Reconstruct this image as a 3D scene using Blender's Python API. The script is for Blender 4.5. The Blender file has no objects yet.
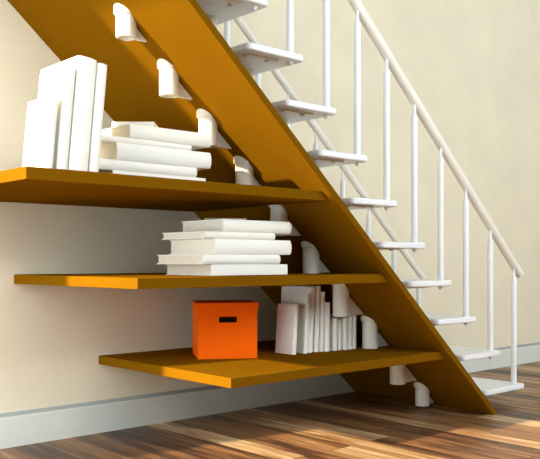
import bpy, bmesh, math, random
from mathutils import Vector, Matrix
random.seed(7)
U = 0.75                      # metres per unit (one unit = camera height above the floor)
C = bpy.context.scene.collection
S = bpy.context.scene

# ------------------------------------------------------------------ camera
YAW = 47.79
cd = bpy.data.cameras.new('camera'); cam = bpy.data.objects.new('camera', cd); C.objects.link(cam)
cam.location = (0, 0, U)
cam.rotation_euler = (math.radians(90), 0, math.radians(YAW - 90))
cd.sensor_width = 36; cd.lens = 800.8/540*36; cd.shift_y = 31.84/540
cd.clip_start = .05
S.camera = cam

# ------------------------------------------------------------------ world, sun, exposure
w = bpy.data.worlds.new('world'); S.world = w; w.use_nodes = True
bg = w.node_tree.nodes['Background']
bg.inputs[0].default_value = (.90, .97, 1.0, 1); bg.inputs[1].default_value = 4.3
# sky a little dimmer towards the sun side (-X)
_nt = w.node_tree
_tc = _nt.nodes.new('ShaderNodeTexCoord'); _sx = _nt.nodes.new('ShaderNodeSeparateXYZ'); _mr = _nt.nodes.new('ShaderNodeMapRange')
_nt.links.new(_tc.outputs['Generated'], _sx.inputs[0]); _nt.links.new(_sx.outputs['X'], _mr.inputs['Value'])
_mr.inputs['From Min'].default_value = -.95; _mr.inputs['From Max'].default_value = -.2
_mr.inputs['To Min'].default_value = 6.4; _mr.inputs['To Max'].default_value = 7.7
_nt.links.new(_mr.outputs['Result'], bg.inputs[1])
sd = bpy.data.lights.new('sun', 'SUN'); sun = bpy.data.objects.new('sun', sd); C.objects.link(sun)
sun.rotation_euler = Vector((2.55, -.33, -1)).to_track_quat('-Z', 'Y').to_euler()
sun.location = (-4, 3, 4)
sd.energy = 12.2; sd.angle = math.radians(1.2); sd.color = (1, .86, .62)
vs = S.view_settings
vs.view_transform = 'Standard'; vs.look = 'None'; vs.gamma = 1; vs.use_curve_mapping = False; vs.exposure = 0.0

# ------------------------------------------------------------------ materials
def lin(h):
    def f(v): return v/12.92 if v <= .04045 else ((v+.055)/1.055)**2.4
    return tuple(f(v/255) for v in h) + (1,)

def mat(name, rgb, rough=.5, var=0, scale=6, bump=0, bscale=40, spec=.5, metal=0):
    m = bpy.data.materials.new(name); m.use_nodes = True
    nt = m.node_tree; b = nt.nodes['Principled BSDF']
    col = lin(rgb)
    b.inputs['Base Color'].default_value = col; b.inputs['Roughness'].default_value = rough
    b.inputs['Specular IOR Level'].default_value = spec; b.inputs['Metallic'].default_value = metal
    tc = nt.nodes.new('ShaderNodeTexCoord')
    n = nt.nodes.new('ShaderNodeTexNoise'); n.inputs['Scale'].default_value = scale
    n.inputs['Detail'].default_value = 5; n.inputs['Roughness'].default_value = .6
    nt.links.new(tc.outputs['Object'], n.inputs['Vector'])
    r = nt.nodes.new('ShaderNodeValToRGB')
    r.color_ramp.elements[0].position = .3; r.color_ramp.elements[1].position = .7
    r.color_ramp.elements[0].color = tuple(max(0, v*(1-var)) for v in col[:3]) + (1,)
    r.color_ramp.elements[1].color = tuple(min(1, v*(1+var)) for v in col[:3]) + (1,)
    nt.links.new(n.outputs['Fac'], r.inputs['Fac']); nt.links.new(r.outputs['Color'], b.inputs['Base Color'])
    if bump:
        n2 = nt.nodes.new('ShaderNodeTexNoise'); n2.inputs['Scale'].default_value = bscale; n2.inputs['Detail'].default_value = 6
        nt.links.new(tc.outputs['Object'], n2.inputs['Vector'])
        bp = nt.nodes.new('ShaderNodeBump'); bp.inputs['Strength'].default_value = bump; bp.inputs['Distance'].default_value = .01
        nt.links.new(n2.outputs['Fac'], bp.inputs['Height']); nt.links.new(bp.outputs['Normal'], b.inputs['Normal'])
    return m

M_plaster = mat('warm_plaster', (238, 227, 200), .85, .05, 2.6, .12, 9, .2)
M_base = mat('baseboard_paint', (224, 226, 216), .6, .03, 5, .03, 30, .3)
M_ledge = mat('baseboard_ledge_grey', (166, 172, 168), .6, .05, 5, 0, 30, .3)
M_wood = mat('ochre_lacquer', (118, 78, 7), .6, .06, 3, .02, 60, 0)
M_white = mat('white_enamel', (246, 247, 248), .35, .01, 4, 0, 20, .4)
M_tube = mat('cream_enamel', (234, 230, 216), .4, .015, 4, 0, 20, .4)
M_rail = mat('handrail_enamel', (247, 242, 230), .35, .01, 4, 0, 20, .4)
M_book = mat('white_book_cloth', (246, 243, 233), .7, .015, 8, .02, 120, .25)
M_page = mat('page_block', (232, 226, 210), .85, .03, 60, .03, 200, .1)
M_orange = mat('orange_card', (250, 100, 0), .6, .04, 3, .02, 90, .08)
M_dark = mat('painted_hole_shade', (20, 8, 5), .9, .05, 4, 0, 20, .1)  # near-black colour stands in for the shade inside the box
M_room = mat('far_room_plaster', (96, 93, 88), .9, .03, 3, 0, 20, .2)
M_ceiling = mat('ceiling_paint', (100, 99, 96), .9, .02, 3, 0, 20, .2)

def floor_mat():
    m = bpy.data.materials.new('plank_floor'); m.use_nodes = True
    nt = m.node_tree; N = nt.nodes; L = nt.links; b = N['Principled BSDF']
    tc = N.new('ShaderNodeTexCoord'); mp = N.new('ShaderNodeMapping')
    mp.inputs['Rotation'].default_value = (0, 0, math.radians(90))
    L.new(tc.outputs['Object'], mp.inputs['Vector'])
    br = N.new('ShaderNodeTexBrick'); br.offset = .37; br.offset_frequency = 2
    br.inputs['Color1'].default_value = (0, 0, 0, 1); br.inputs['Color2'].default_value = (1, 1, 1, 1)
    br.inputs['Mortar'].default_value = (.5, .5, .5, 1)
    br.inputs['Scale'].default_value = 1; br.inputs['Brick Width'].default_value = 1.6
    br.inputs['Row Height'].default_value = .128; br.inputs['Mortar Size'].default_value = .003
    br.inputs['Mortar Smooth'].default_value = .3; br.inputs['Bias'].default_value = 0
    L.new(mp.outputs['Vector'], br.inputs['Vector'])
    # grain: noise stretched along the plank, offset by plank shade
    mp2 = N.new('ShaderNodeMapping'); mp2.inputs['Scale'].default_value = (26, 1.7, 1)
    L.new(tc.outputs['Object'], mp2.inputs['Vector'])
    addv = N.new('ShaderNodeVectorMath'); addv.operation = 'ADD'
    L.new(mp2.outputs['Vector'], addv.inputs[0])
    sc = N.new('ShaderNodeVectorMath'); sc.operation = 'SCALE'; sc.inputs['Scale'].default_value = 17
    L.new(br.outputs['Color'], sc.inputs[0]); L.new(sc.outputs['Vector'], addv.inputs[1])
    n1 = N.new('ShaderNodeTexNoise'); n1.inputs['Scale'].default_value = 1; n1.inputs['Detail'].default_value = 8; n1.inputs['Roughness'].default_value = .62
    n1.inputs['Distortion'].default_value = .6
    L.new(addv.outputs['Vector'], n1.inputs['Vector'])
    mp3 = N.new('ShaderNodeMapping'); mp3.inputs['Scale'].default_value = (5.2, .55, 1)
    L.new(tc.outputs['Object'], mp3.inputs['Vector'])
    n2 = N.new('ShaderNodeTexNoise'); n2.inputs['Scale'].default_value = 1.6; n2.inputs['Detail'].default_value = 3
    L.new(mp3.outputs['Vector'], n2.inputs['Vector'])
    mixf = N.new('ShaderNodeMath'); mixf.operation = 'MULTIPLY_ADD'; mixf.inputs[1].default_value = .40
    L.new(br.outputs['Color'], mixf.inputs[0])
    m2 = N.new('ShaderNodeMath'); m2.operation = 'MULTIPLY_ADD'; m2.inputs[1].default_value = 1.15
    L.new(n1.outputs['Fac'], m2.inputs[0])
    m3 = N.new('ShaderNodeMath'); m3.operation = 'MULTIPLY_ADD'; m3.inputs[1].default_value = .5; m3.inputs[2].default_value = -.53
    L.new(n2.outputs['Fac'], m3.inputs[0]); L.new(m3.outputs[0], m2.inputs[2]); L.new(m2.outputs[0], mixf.inputs[2])
    r = N.new('ShaderNodeValToRGB'); e = r.color_ramp.elements
    e[0].position = .14; e[0].color = lin((40, 27, 21)); e[1].position = .86; e[1].color = lin((222, 196, 150))
    x = e.new(.36); x.color = lin((84, 56, 38)); x = e.new(.6); x.color = lin((158, 112, 70))
    L.new(mixf.outputs[0], r.inputs['Fac'])
    mm = N.new('ShaderNodeMix'); mm.data_type = 'RGBA'
    L.new(br.outputs['Fac'], mm.inputs['Factor']); L.new(r.outputs['Color'], mm.inputs['A']); mm.inputs['B'].default_value = lin((42, 26, 20))
    L.new(mm.outputs['Result'], b.inputs['Base Color'])
    b.inputs['Roughness'].default_value = .42; b.inputs['Specular IOR Level'].default_value = .4
    bp = N.new('ShaderNodeBump'); bp.inputs['Strength'].default_value = .25; bp.inputs['Distance'].default_value = .003
    inv = N.new('ShaderNodeMath'); inv.operation = 'SUBTRACT'; inv.inputs[0].default_value = 1
    L.new(br.outputs['Fac'], inv.inputs[1]); L.new(inv.outputs[0], bp.inputs['Height']); L.new(bp.outputs['Normal'], b.inputs['Normal'])
    return m
M_floor = floor_mat()

# ------------------------------------------------------------------ helpers (coordinates in units, scaled by U)
def obj(name, bm, m, parent=None, smooth=False, bevel=0, segs=2):
    bmesh.ops.recalc_face_normals(bm, faces=bm.faces)
    for v in bm.verts: v.co *= U
    me = bpy.data.meshes.new(name); bm.to_mesh(me); bm.free()
    me.materials.append(m)
    if smooth or bevel:
        for p in me.polygons: p.use_smooth = True
        me.set_sharp_from_angle(angle=math.radians(35))
    o = bpy.data.objects.new(name, me); C.objects.link(o)
    if parent: o.parent = parent
    if bevel:
        b = o.modifiers.new('bevel', 'BEVEL'); b.width = bevel*U; b.segments = segs; b.limit_method = 'ANGLE'
        b.angle_limit = math.radians(35)
    return o
def empty(name, loc, rotz=0):
    o = bpy.data.objects.new(name, None); C.objects.link(o); o.location = Vector(loc)*U
    o.rotation_euler = (0, 0, rotz); o.empty_display_size = .05; return o
def tag(o, label, cat, group=None):
    o['label'] = label; o['category'] = cat
    if group: o['group'] = group
    return o
def struct(name, bm, m, **k):
    o = obj(name, bm, m, **k); o['kind'] = 'structure'; return o
def box(bm, x0, x1, y0, y1, z0, z1):
    vs_ = [bm.verts.new(p) for p in ((x0,y0,z0),(x1,y0,z0),(x1,y1,z0),(x0,y1,z0),(x0,y0,z1),(x1,y0,z1),(x1,y1,z1),(x0,y1,z1))]
    for f in ((3,2,1,0),(4,5,6,7),(0,1,5,4),(1,2,6,5),(2,3,7,6),(3,0,4,7)): bm.faces.new([vs_[i] for i in f])
    return bm
def B(*a): return box(bmesh.new(), *a)
def prism(bm, poly, axis, a0, a1):
    """poly of 2D points extruded along axis ('y': points are x,z; 'z': points are x,y; 'x': points are y,z)"""
    def P(p, t): return {'y': (p[0], t, p[1]), 'z': (p[0], p[1], t), 'x': (t, p[0], p[1])}[axis]
    A = [bm.verts.new(P(p, a0)) for p in poly]; D = [bm.verts.new(P(p, a1)) for p in poly]
    n = len(poly); bm.faces.new(A); bm.faces.new(D[::-1])
    for i in range(n): bm.faces.new((A[i], D[i], D[(i+1) % n], A[(i+1) % n]))
    return bm
def lathe(bm, prof, cx, cy, cz=0, n=32, M=None):
    """prof: (radius, height) list, closed top and bottom"""
    rings = []
    for r, h in prof:
        if r <= 1e-6:
            rings.append([bm.verts.new((0, 0, h))])
        else:
            rings.append([bm.verts.new((r*math.cos(2*math.pi*i/n), r*math.sin(2*math.pi*i/n), h)) for i in range(n)])
    for a, b in zip(rings, rings[1:]):
        for i in range(n):
            j = (i+1) % n
            if len(a) == 1 and len(b) == 1: continue
            if len(a) == 1: bm.faces.new((a[0], b[i], b[j]))
            elif len(b) == 1: bm.faces.new((a[i], a[j], b[0]))
            else: bm.faces.new((a[i], a[j], b[j], b[i]))
    T = Matrix.Translation((cx, cy, cz))
    if M is not None: T = T @ M
    for rg in rings:
        for v in rg: v.co = T @ v.co
    return bm
def cyl_between(bm, p, q, r, n=24, round_end=False):
    p, q = Vector(p), Vector(q); d = q-p; Lg = d.length
    M = d.to_track_quat('Z', 'Y').to_matrix().to_4x4()
    if round_end:
        prof = [(0, -r*.55)] + [(r*math.sin(t), -r*.55*math.cos(t)) for t in (math.pi*k/12 for k in range(1, 6))] + [(r, 0), (r, Lg)] + \
               [(r*math.cos(t), Lg+r*.55*math.sin(t)) for t in (math.pi*k/12 for k in range(1, 6))] + [(0, Lg+r*.55)]
    else: prof = [(0, 0), (r, 0), (r, Lg), (0, Lg)]
    return lathe(bm, prof, p.x, p.y, p.z, n, M)

# ------------------------------------------------------------------ the room
YW = 4.122         # baseboard face;  plaster face a little behind
YP = 4.152
XL, XR, YF, ZC = -.62, 12.0, -2.5, 4.5
struct('floor', B(XL-.2, XR, YF, YP+.3, -.12, 0), M_floor)
struct('wall_back', B(XL-.2, XR, YP, YP+.3, 0, ZC), M_plaster)
bm = bmesh.new(); prism(bm, [(YW, 0), (YP+.01, 0), (YP+.01, .166), (YW+.006, .166), (YW, .16)], 'x', XL, XR)
struct('baseboard_back', bm, M_base)
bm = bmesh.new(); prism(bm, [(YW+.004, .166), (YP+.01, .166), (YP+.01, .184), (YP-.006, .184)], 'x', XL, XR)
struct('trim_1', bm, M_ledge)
struct('unseen_ceiling', B(XL-.2, XR, YF, YP+.3, ZC, ZC+.12), M_ceiling)  # out of view, put in to block sky light from above
# wall on the left with a tall window opening that lets the sun in
bm = bmesh.new()
box(bm, XL-.2, XL, 3.90, YP, 0, ZC)
box(bm, XL-.2, XL, YF, 1.4, 0, ZC)
box(bm, XL-.2, XL, 1.4, 3.90, 3.35, ZC)
box(bm, XL-.2, XL, 1.4, 3.90, 0, .2)
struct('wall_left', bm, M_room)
bm = bmesh.new()
box(bm, XL-.2, XR, YF-.2, YF, 0, 2.5)
struct('unseen_wall_front', bm, M_room)  # unseen wall added behind the camera, height set to cut low sky light
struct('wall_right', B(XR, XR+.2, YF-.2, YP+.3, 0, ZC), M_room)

# ------------------------------------------------------------------ staircase
def near_x(z): return 4.580 - 1.1357*z
def far_x(z): return 4.620 - 1.150*z
YN = 2.93         # front of the shelves
YS = 2.885        # front edge of the sloping panel
def slab_x(y, z):
    k = (y-YS)/(YP-YS); return near_x(z)*(1-k)+far_x(z)*k
SL = .89
stair = tag(empty('staircase', (4.63, 3.5, 0)), 'open white-tread staircase with ochre sloping panel beside plaster wall', 'staircase')
def spart(name, bm, m, parent=None, **k):
    """part whose mesh is given in room coordinates"""
    o = obj(name, bm, m, **k)
    off = stair.location
    for v in o.data.vertices: v.co -= off
    o.parent = parent or stair
    return o
ZT = 3.1; E = .058
bm = bmesh.new()
pts = []
for z in (0, ZT):
    pts += [(near_x(z), YS, z), (far_x(z), YP, z), (far_x(z)+E, YP, z), (near_x(z)+E, YS, z)]
v = [bm.verts.new(p) for p in pts]
for f in ((0,1,2,3),(7,6,5,4),(0,4,5,1),(1,5,6,2),(2,6,7,3),(3,7,4,0)): bm.faces.new([v[i] for i in f])
o = spart('sloping_panel', bm, M_wood, bevel=.003); o['label'] = 'wide ochre panel running under the white treads'

TY0, TY1, TH = 3.0, 3.9, .037
treads = [(2.725,2.325),(2.974,2.088),(3.228,1.840),(3.487,1.603),(3.753,1.359),(4.025,1.115),(4.303,.880),(4.579,.636),(4.872,.390),(5.180,.132)]
bal_x = [2.66,2.91,3.185,3.44,3.70,3.965,4.235,4.515,4.805,5.105]
lens = [.39,.393,.385,.40,.41,.43,.436,.445,.46,.50]
def rounded(x0, x1, y0, y1, r, n=5):
    out = []
    for cx, cy, a0 in ((x1-r, y1-r, 0), (x0+r, y1-r, 90), (x0+r, y0+r, 180), (x1-r, y0+r, 270)):
        for i in range(n+1):
            a = math.radians(a0+90*i/n); out.append((cx+r*math.cos(a), cy+r*math.sin(a)))
    return out
def rail_z(x): return .901 + (5.222-x)*SL
FR = lambda x: .880 + (5.10-x)*.872
for (tx, tz), bx, ln in zip(treads, bal_x, lens):
    bm = prism(bmesh.new(), rounded(tx-ln, tx, TY0, TY1, .03), 'z', tz-TH, tz)
    t = spart('tread', bm, M_white, bevel=.009, segs=3)
    x0 = tx-ln
    # countersunk fixing strips and bolt heads on the underside
    for yy in (TY0+.065, TY1-.065):
        spart('fixing_strip', B(x0+.05, x0+.25, yy-.005, yy+.005, tz-TH-.009, tz-TH+.002), M_tube, t)
        s_ = 1 if yy < 3.4 else -1
        for xx in (x0+.06, x0+.21):
            spart('bolt', lathe(bmesh.new(), [(0, -.014), (.009, -.013), (.012, -.008), (.011, .002), (0, .002)], xx, yy+s_*.038, tz-TH, 14), M_tube, t, smooth=True)
    # balusters, near and far
    for yy, top, xx in ((3.05, rail_z(bx+.0), bx), (3.85, FR(bx-.05), bx-.05)):
        if yy > 3.4: top = FR(xx)
        R = .0195 if yy < 3.4 else .0185
        ztop = top-.056 if yy < 3.4 else top-.04
        prof = [(0, 0), (R, 0), (R, ztop-tz-.085), (R*.95, ztop-tz-.075), (R*.5, ztop-tz-.052), (R*.42, ztop-tz), (0, ztop-tz)]
        b = spart('baluster', lathe(bmesh.new(), prof, xx, yy, tz-.001, 20), M_white, smooth=True)
        spart('foot_bolt', lathe(bmesh.new(), [(0, -.022), (.009, -.02), (.014, -.012), (.017, -.004), (.017, .002), (0, .002)], xx, yy, tz-TH, 18), M_white, b, smooth=True)
xt = 2.0
spart('handrail', cyl_between(bmesh.new(), (xt, 3.07, rail_z(xt)), (5.215, 3.07, rail_z(5.215)), .031, 28, True), M_rail, smooth=True)
spart('handrail', cyl_between(bmesh.new(), (xt, 3.85, FR(xt)), (5.11, 3.85, FR(5.11)), .025, 28, True), M_rail, smooth=True)

# vertical support tubes with their gussets poking through the panel
tubes = [(2.095,2.0820),(2.348,1.8350),(2.597,1.6030),(2.850,1.3740),(3.108,1.1450),(3.367,0.9287),(3.627,0.6620),(3.899,0.4475),(4.175,0.1900),(4.444,0.0180),(4.72,0.),(4.98,0.)]
tz_of = [2.81,2.57,2.325,2.088,1.84,1.603,1.359,1.115,.88,.636,.39,.132]
TC, TR = 3.35, .050
for i, (x, zb) in enumerate(tubes):
    top = tz_of[i]-TH if i > 1 else tz_of[i]
    hole = .02 if zb > .95 or abs(zb-.66) < .03 or abs(zb-.2) < .05 else 0
    h = top-zb
    zc = (4.600 - x)/1.144         # where the panel meets the axis
    kc = max(.03, min(zc-zb+.002, h-.08))
    prof = ([(0, hole), (TR*.82, hole), (TR*.84, 0)] if hole else [(0, 0)]) + \
           [(TR, .004 if hole else 0), (TR, kc), (TR*1.1, kc+.002), (TR*1.2, kc+.010), (TR*1.2, kc+.07), (TR, kc+.076), (TR, h), (0, h)]
    tb = spart('support_tube', lathe(bmesh.new(), prof, x, TC, zb, 36), M_tube, smooth=True)
    if i < 10:
        xn = tubes[i+1][0]; zn = tz_of[i+1]-TH
        bm = prism(bmesh.new(), [(x+TR*.6, zb+.004), (xn-.02, zb+.004), (xn-.02, zb+.17), (x+TR*.6, zb+.17)], 'y', TC-.010, TC+.010)
        spart('gusset', bm, M_tube, tb, bevel=.002)

# ------------------------------------------------------------------ shelves
TS = .0497
def shelf(x0, z, label):
    root = empty('wall_shelf', (x0, (YN+YP)/2, z-TS))
    bm = bmesh.new(); pts = []
    for zz in (z-TS, z):
        pts += [(x0, YN, zz), (x0, YP, zz), (slab_x(YP, zz)-.001, YP, zz), (slab_x(YN, zz)-.001, YN, zz)]
    v = [bm.verts.new(p) for p in pts]
    for f in ((3,2,1,0),(4,5,6,7),(0,1,5,4),(1,2,6,5),(2,3,7,6),(3,0,4,7)): bm.faces.new([v[i] for i in f])
    o = obj('wall_shelf', bm, M_wood, bevel=.0025)
    bpy.data.objects.remove(root)
    tag(o, label, 'shelf', 'ochre shelves under the stairs')
    return o
Z1, Z2, Z3 = 1.3689, .9287, .4475
shelf(1.383, Z1, 'top ochre shelf, longest and highest of the three, below the stair panel')
shelf(1.889, Z2, 'middle ochre shelf carrying a single stack of lying white books')
shelf(2.408, Z3, 'lowest ochre shelf carrying the orange box and standing books')

# ------------------------------------------------------------------ books
def book(w_, d_, h_, loc, rotz=0, lean=0, label='', group=None, lying=False, style='round', soft=False):
    """Standing book: thickness w_ in X, depth d_ in Y (spine at y=0, facing -Y), height h_ in Z.
    Lying book: length w_ in X, depth d_, thickness h_ (spine along X at y=0)."""
    root = empty('book', loc, rotz)
    root.rotation_euler = (0, lean, rotz)
    ct = min(.0055, (h_ if lying else w_)*.16)      # cover board thickness
    g = .008                                          # overhang of boards past the pages
    T = h_ if lying else w_                           # thickness
    Lg = w_ if lying else h_                          # length of the spine
    # cross-section in (depth, thickness)
    n = 8
    bulge = min(.012, T*.22) if style == 'round' else .0015
    sp_out = [(-bulge*math.sin(math.pi*k/n)**.7 if 0 < k < n else 0, T*k/n) for k in range(n+1)]
    sp_in = [(max(ct, .003)+p[0]*.6, min(max(p[1], ct), T-ct)) for p in sp_out]
    sec = sp_out + [(d_, T), (d_, T-ct)] + sp_in[::-1] + [(d_, ct), (d_, 0)]
    bm = bmesh.new()
    def P(dp, th, le):
        return (le, dp, th) if lying else (th, dp, le)
    A = [bm.verts.new(P(a, b, 0)) for a, b in sec]; D = [bm.verts.new(P(a, b, Lg)) for a, b in sec]
    k = len(sec)
    for i in range(k): bm.faces.new((A[i], D[i], D[(i+1) % k], A[(i+1) % k]))
    # end caps as strips: spine band, two boards
    m = n+1
    for R_ in (A, D):
        so = R_[:m]; si = R_[m+2:m+2+m][::-1]
        for i in range(n):
            q = [so[i], so[i+1], si[i+1], si[i]]
            try: bm.faces.new(q)
            except Exception: pass
        bm.faces.new([so[n], R_[m], R_[m+1], si[n]]); bm.faces.new([so[0], si[0], R_[m+2+m], R_[m+3+m]])
    bmesh.ops.remove_doubles(bm, verts=bm.verts, dist=1e-6)
    c = obj('cover', bm, M_book, root, smooth=True)
    p0, p1 = (ct*.9, T-ct*.9)
    ov = .004
    if lying: bm = B(ov if False else g*.6, Lg-g*.6, max(ct, .003)*.8, d_-g, p0, p1)
    else: bm = B(p0, p1, max(ct, .003)*.8, d_-g, g*.5, Lg-g*.7)
    obj('pages', bm, M_page, root)
    tag(root, label, 'book', group)
    return root

LEAN = math.radians(5.3)
G1 = 'white books standing on the top shelf'
def standing(xl, xr, y, d, h, z, lab, grp, lean=LEAN, style='round'):
    # xl, xr at the foot; keep the lower corner on the shelf
    return book(xr-xl-.003, d, h, (xl, y, z + math.sin(lean)*(xr-xl) + .001), 0, lean, lab, grp, False, style)
standing(1.500, 1.532, 3.0, .22, .305, Z1, 'shortest white book standing at the left end of the top shelf', G1)
standing(1.548, 1.597, 3.0, .23, .435, Z1, 'second white book from the left on the top shelf, between the shortest and the tallest', G1)
standing(1.601, 1.691, 3.0, .335, .480, Z1, 'tallest and thickest white book standing on the top shelf', G1)
standing(1.695, 1.743, 3.0, .34, .468, Z1, 'slim tall white book on the right of the standing row, top shelf', G1)

G2 = 'white books lying in a stack on the top shelf'
def lying(xl, xr, y, d, z, t, lab, grp, rot=0, style='round'):
    return book(xr-xl, d, t-.0012, (xl, y, z+.0006), rot, 0, lab, grp, True, style)
Ys = 3.15
stk = [(1.900, 2.427, .34, .042, 'bottom book of the stack on the top shelf, thin boards resting on the ochre', 'flat'),
       (1.815, 2.370, .36, .049, 'second book from the bottom in the top shelf stack', 'round'),
       (1.918, 2.454, .40, .080, 'thickest book, in the middle of the top shelf stack', 'round'),
       (1.837, 2.340, .36, .027, 'thin book fourth from the bottom in the top shelf stack', 'round'),
       (1.985, 2.454, .40, .065, 'thick book near the top of the top shelf stack, below the thin turned one', 'round')]
z = Z1
for i, (a, b, d, t, lab, st) in enumerate(stk):
    lying(a, b, Ys+(.004 if i % 2 else 0), d, z, t, lab, G2, style=st); z += t
book(.20, .17, .031, (1.999, 3.322, z+.0006), math.radians(-42), 0, 'thin turned book lying on top of the top shelf stack', G2, True, 'flat')

G3 = 'white books lying in a stack on the middle shelf'
Ym = 3.13
stk = [(2.446, 2.965, .39, .056, 'bottom book of the middle shelf stack', 'flat'),
       (2.390, 2.905, .39, .050, 'book second from the bottom of the middle shelf stack, sticking out to the left', 'round'),
       (2.470, 2.985, .39, .078, 'thickest book, in the middle of the middle shelf stack', 'round'),
       (2.402, 2.87, .36, .037, 'thin book fourth from the bottom of the middle shelf stack', 'round'),
       (2.518, 2.985, .35, .063, 'thick book under the thin top one of the middle shelf stack', 'round')]
z = Z2
for i, (a, b, d, t, lab, st) in enumerate(stk):
    lying(a, b, Ym, d, z, t, lab, G3, style=st); z += t
book(.22, .2, .016, (2.60, 3.38, z+.0006), math.radians(-36), 0, 'thin turned book lying on top of the middle shelf stack', G3, True, 'flat')

G4 = 'white books standing beside the orange box'
low = [(3.262, 3.294, 3.40, .150, .296, 'shortest cream book at the left end of the row beside the orange box'),
       (3.356, 3.388, 3.40, .195, .355, 'second cream book from the left beside the orange box, showing a wide cover'),
       (3.394, 3.442, 3.41, .25, .395, 'tallest cream book beside the orange box'),
       (3.452, 3.492, 3.41, .27, .400, 'tall cream book right of the tallest one on the lowest shelf'),
       (3.496, 3.524, 3.40, .25, .365, 'very thin cream book in the middle of the lowest row'),
       (3.530, 3.570, 3.39, .22, .300, 'cream book just left of the hanging support tube'),
       (3.596, 3.640, 3.39, .22, .200, 'leftmost of the short cream books, under the left edge of the hanging support tube'),
       (3.644, 3.676, 3.39, .22, .196, 'fourth book from the right end of the cream row on the lowest shelf'),
       (3.682, 3.722, 3.38, .22, .200, 'third book from the right end of the cream row on the lowest shelf'),
       (3.726, 3.764, 3.38, .22, .206, 'second book from the right end of the cream row on the lowest shelf'),
       (3.768, 3.802, 3.38, .22, .212, 'rightmost book of the cream row on the lowest shelf')]
for i, (a, b, y, d, h, lab) in enumerate(low):
    standing(a, b, y, d, h, Z3, lab, G4, lean=math.radians((4.2, 4.2, 3.6, 3.2, 2.6)[i] if i < 5 else 1.0))

# ------------------------------------------------------------------ orange box
rt = empty('storage_box', (2.728, 3.61, Z3+.0005), math.radians(-31.4))
Wb, Db, Hb = .338, .33, .31
tk = .006
bm = bmesh.new()
# front wall with a hand hole, back and side walls, bottom
hx0, hx1, hz0, hz1 = .35*Wb, .655*Wb, .205, .238
def quadgrid(bm, y0, y1):
    xs = [0, hx0, hx1, Wb]; zs = [0, hz0, hz1, Hb]
    F = {}; 
    for yi, yy in enumerate((y0, y1)):
        for i, xx in enumerate(xs):
            for j, zz in enumerate(zs): F[yi, i, j] = bm.verts.new((xx, yy, zz))
    for i in range(3):
        for j in range(3):
            if i == 1 and j == 1: continue
            bm.faces.new((F[0,i,j], F[0,i+1,j], F[0,i+1,j+1], F[0,i,j+1]))
            bm.faces.new((F[1,i,j], F[1,i,j+1], F[1,i+1,j+1], F[1,i+1,j]))
    for (i, j), (k, l) in ((((1,1),(2,1))), ((2,1),(2,2)), ((2,2),(1,2)), ((1,2),(1,1))):
        bm.faces.new((F[0,i,j], F[0,k,l], F[1,k,l], F[1,i,j]))
    ring = [(i,0) for i in range(4)] + [(3,j) for j in range(1,4)] + [(i,3) for i in range(2,-1,-1)] + [(0,j) for j in range(2,0,-1)]
    for a, b in zip(ring, ring[1:]+ring[:1]): bm.faces.new((F[0,a[0],a[1]], F[1,a[0],a[1]], F[1,b[0],b[1]], F[0,b[0],b[1]]))
quadgrid(bm, 0, tk)
box(bm, 0, Wb, Db-tk, Db, 0, Hb); box(bm, 0, tk, tk, Db-tk, 0, Hb); box(bm, Wb-tk, Wb, tk, Db-tk, 0, Hb); box(bm, tk, Wb-tk, tk, Db-tk, 0, tk)
obj('body', bm, M_orange, rt)
bm = bmesh.new(); e = .007
box(bm, -e, Wb+e, -e, Db+e, Hb, Hb+.007)
box(bm, -e, Wb+e, -e, -.0005, Hb-.03, Hb); box(bm, -e, Wb+e, Db+.0005, Db+e, Hb-.03, Hb)
box(bm, -e, -.0005, -.0005, Db+.0005, Hb-.03, Hb); box(bm, Wb+.0005, Wb+e, -.0005, Db+.0005, Hb-.03, Hb)
obj('lid', bm, M_orange, rt)
o = obj('hole_shade', B(hx0-.01, hx1+.01, tk+.001, tk+.003, hz0-.01, hz1+.01), M_dark, rt); o['label'] = 'dark sheet painted as shade inside the hand hole'  # dark sheet behind the hole paints in the shade of the interior
tag(rt, 'orange lidded storage box with a dark hand hole on the lowest shelf', 'box')
